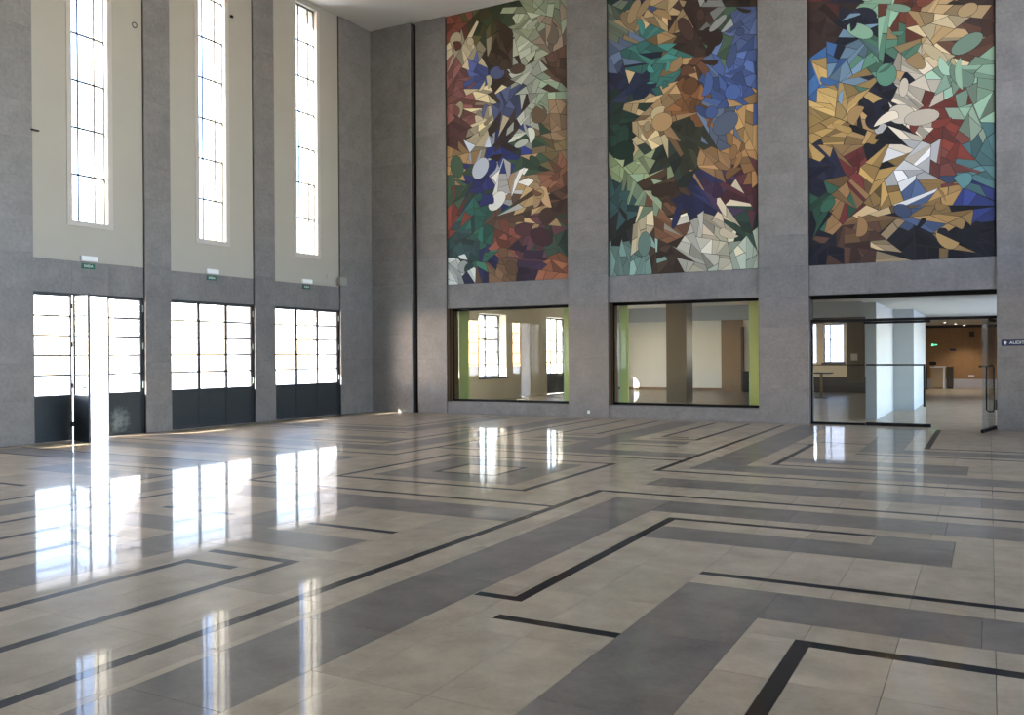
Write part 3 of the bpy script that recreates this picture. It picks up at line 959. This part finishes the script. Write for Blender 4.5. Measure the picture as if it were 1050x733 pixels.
portal('portal', (18.02, 6.8, 1.47), 12.4, 2.35, (-1, 0, 0))

# reception desk
d = tag(empty('reception_desk', (13.60, 22.0, 0)), 'tan reception desk with a white top at the end of the corridor', 'desk')
boxes('front', [(-0.27, 0.20, -0.25, 0.25, 0.08, 0.92)], 'desk', d)
boxes('plinth', [(-0.25, 0.22, -0.23, 0.23, 0.0, 0.08)], 'brown', d)
boxes('end_panel', [(0.20, 0.27, -0.27, 0.27, 0.0, 0.92)], 'white', d)
boxes('top', [(-0.30, 0.30, -0.30, 0.30, 0.92, 0.97)], 'white', d)
o = tag(empty('monitor', (13.40, 21.95, 0.97)), 'small black monitor on the tan reception desk', 'monitor')
boxes('stand', [(-0.06, 0.06, -0.05, 0.05, 0.0, 0.02), (-0.015, 0.015, -0.01, 0.01, 0.02, 0.08)], 'blackmetal', o)
boxes('screen', [(-0.13, 0.13, -0.015, 0.015, 0.06, 0.20)], 'blackmetal', o)
o = tag(empty('cupboard', (14.05, 22.3, 0)), 'dark brown cupboard to the right of the reception desk', 'cupboard')
boxes('body', [(-0.13, 0.13, -0.25, 0.25, 0.06, 0.95)], 'darkwood', o)
boxes('plinth', [(-0.12, 0.12, -0.24, 0.24, 0.0, 0.06)], 'blackmetal', o)
o = tag(empty('display_stand', (13.14, 21.2, 0)), 'dark upright stand to the left of the reception desk', 'stand')
boxes('panel', [(-0.08, 0.08, -0.04, 0.04, 0.04, 0.98)], 'blackmetal', o)
boxes('foot', [(-0.09, 0.09, -0.15, 0.15, 0.0, 0.04)], 'blackmetal', o)

o = tag(boxes('exit_sign', [(13.28, 13.54, 22.96, 22.995, 1.83, 1.97)], 'green'), 'lit green exit sign on the oak wall', 'sign')
boxes('running_figure', [rel(o, (13.30, 13.38, 22.95, 22.96, 1.86, 1.95)), rel(o, (13.42, 13.52, 22.95, 22.96, 1.89, 1.93))], 'exitglow', o)
o = tag(boxes('wall_sign', [(14.03, 14.26, 22.98, 22.997, 1.64, 1.73)], 'navy'), 'small grey-blue plate on the oak wall beside the exit sign', 'sign')
o = tag(boxes('loudspeaker', [(14.80, 14.98, 22.85, 22.998, 2.26, 2.48)], 'blackmetal'), 'dark loudspeaker box high on the oak wall', 'loudspeaker')
boxes('grille', [rel(o, (14.815, 14.965, 22.843, 22.85, 2.275, 2.465))], 'darkwood', o)
tag(boxes('power_outlet', [(14.75, 14.97, 22.98, 22.999, 0.50, 0.58)], 'white'), 'white outlet strip low on the oak wall', 'outlet')
for (x, y, l) in ((14.05, 17.5, 'left'), (14.35, 19.6, 'middle'), (14.62, 21.8, 'right')):
    o = tag(empty('ceiling_spotlight', (x, y, 2.78)), 'small lit ceiling spotlight over the corridor, %s of three' % l, 'spotlight', 'corridor spotlights')
    prism('ring', [(0.06 * math.cos(t * math.pi / 6), 0.06 * math.sin(t * math.pi / 6)) for t in range(12)], -0.05, 0.0, 'white', o)
    prism('bulb', [(0.045 * math.cos(t * math.pi / 6), 0.045 * math.sin(t * math.pi / 6)) for t in range(12)], -0.06, -0.05, 'spot', o)
    sl = bpy.data.lights.new('lamp', 'SPOT'); sl.energy = 110.0; sl.shadow_soft_size = 0.04; sl.spot_size = math.radians(110); sl.spot_blend = 0.6; sl.color = (1.0, 0.93, 0.82)
    so = bpy.data.objects.new('lamp', sl); so.location = (x, y, 2.70); col.objects.link(so)

# ------------------------------------------------------------------ small fittings in the hall
for k, (y0, y1) in enumerate(LBAYS[3:]):
    c = (y0 + y1) / 2 - 0.06
    which = ('above the open doors', 'above the middle doors', 'above the doors nearest the corner')[k]
    e = tag(empty('emergency_light', (INF, c, 3.47)), 'white emergency light box ' + which, 'light', 'emergency lights over the doors')
    boxes('housing', [(0.0, 0.05, -0.18, 0.18, 0.02, 0.13)], 'white', e)
    boxes('lens', [(0.05, 0.062, -0.17, 0.17, 0.03, 0.12)], 'letter', e)
    s = tag(empty('exit_sign', (INF, c, 3.35)), 'green exit sign ' + which, 'sign', 'exit signs over the doors')
    boxes('plate', [(0.0, 0.012, -0.14, 0.14, -0.005, 0.10)], 'green', s)
    lettering('lettering', 'SAÍDA', 0.07, 'letter', s, (0.0135, 0.0, 0.047), (math.pi / 2, 0, math.pi / 2))
o = tag(empty('wall_box', (0.0, -1.44, 3.52)), 'grey square junction box where the last pilaster meets the plaster', 'box')
boxes('body', [(0.001, 0.10, -0.14, 0.14, 0.0, 0.22)], 'greybox', o)
boxes('cover', [(0.10, 0.112, -0.12, 0.12, 0.02, 0.20)], 'greybox', o)
o = tag(empty('wall_plate', (INF, -1.93, 3.68)), 'tiny cream plate beside the grey junction box', 'plate')
boxes('plate', [(0.0, 0.012, -0.03, 0.03, 0.0, 0.12)], 'plaster', o)
# ring hook and small bolts on the plaster
ring = [(INF + 0.012, -7.93 + 0.055 * math.cos(t * math.pi / 8), 8.52 + 0.055 * math.sin(t * math.pi / 8)) for t in range(16)]
o = tube('wall_ring', ring, 0.009, 'stonejoint', closed=True)
tag(o, 'small dark ring fixed high on the plaster above the open doors', 'ring')
o = tag(empty('wall_bolt', (INF, -5.27, 9.57)), 'small black bolt on the plaster right of the second tall window', 'bolt')
boxes('head', [(0.0, 0.04, -0.035, 0.035, 0.0, 0.05)], 'blackmetal', o)
o = tag(empty('wall_bracket', (0.0, -10.16, 5.82)), 'small dark bracket on the left pilaster edge', 'bracket')
boxes('arm', [(0.001, 0.03, -0.07, 0.08, 0.0, 0.025)], 'blackmetal', o)
o = tag(empty('wall_socket', (6.72, 0.0, 0.11)), 'small white wall socket low on the pier between the show windows', 'socket')
boxes('plate', [(-0.035, 0.035, -0.012, -0.0015, 0.0, 0.08)], 'white', o)
boxes('insert', [(-0.02, 0.02, -0.015, -0.012, 0.02, 0.06)], 'letter', o)
# direction sign
s = tag(empty('direction_sign', (16.17, -0.002, 1.71)), 'navy blue auditorium sign with white arrow on the right pier', 'sign')
boxes('plate', [(-0.40, 0.40, -0.014, 0.0, 0.0, 0.125)], 'navy', s)
lettering('lettering', 'AUDITÓRIO', 0.088, 'letter', s, (-0.26, -0.0155, 0.062), (math.pi / 2, 0, 0), align='LEFT')
me = bpy.data.meshes.new('arrow')
me.from_pydata([(-0.035, 0, 0.0), (0, 0, 0.035), (0.035, 0, 0.0), (0.012, 0, 0.0), (0.012, 0, -0.035), (-0.012, 0, -0.035), (-0.012, 0, 0.0)], [], [(0, 1, 2, 3, 4, 5, 6)])
put('arrow', me, 'letter', s, (-0.33, -0.0155, 0.062))

# ------------------------------------------------------------------ distant building seen through the far window
o = tag(empty('distant_building', (-2.0, 120.0, 0)), 'hazy blue-grey tower seen through the far foyer window', 'building')
boxes('tower', [(-4, 4, -4, 4, 0, 26)], 'farbuild', o)
boxes('wing', [(-18, 10, -3, 6, 0, 12)], 'farbuild', o)
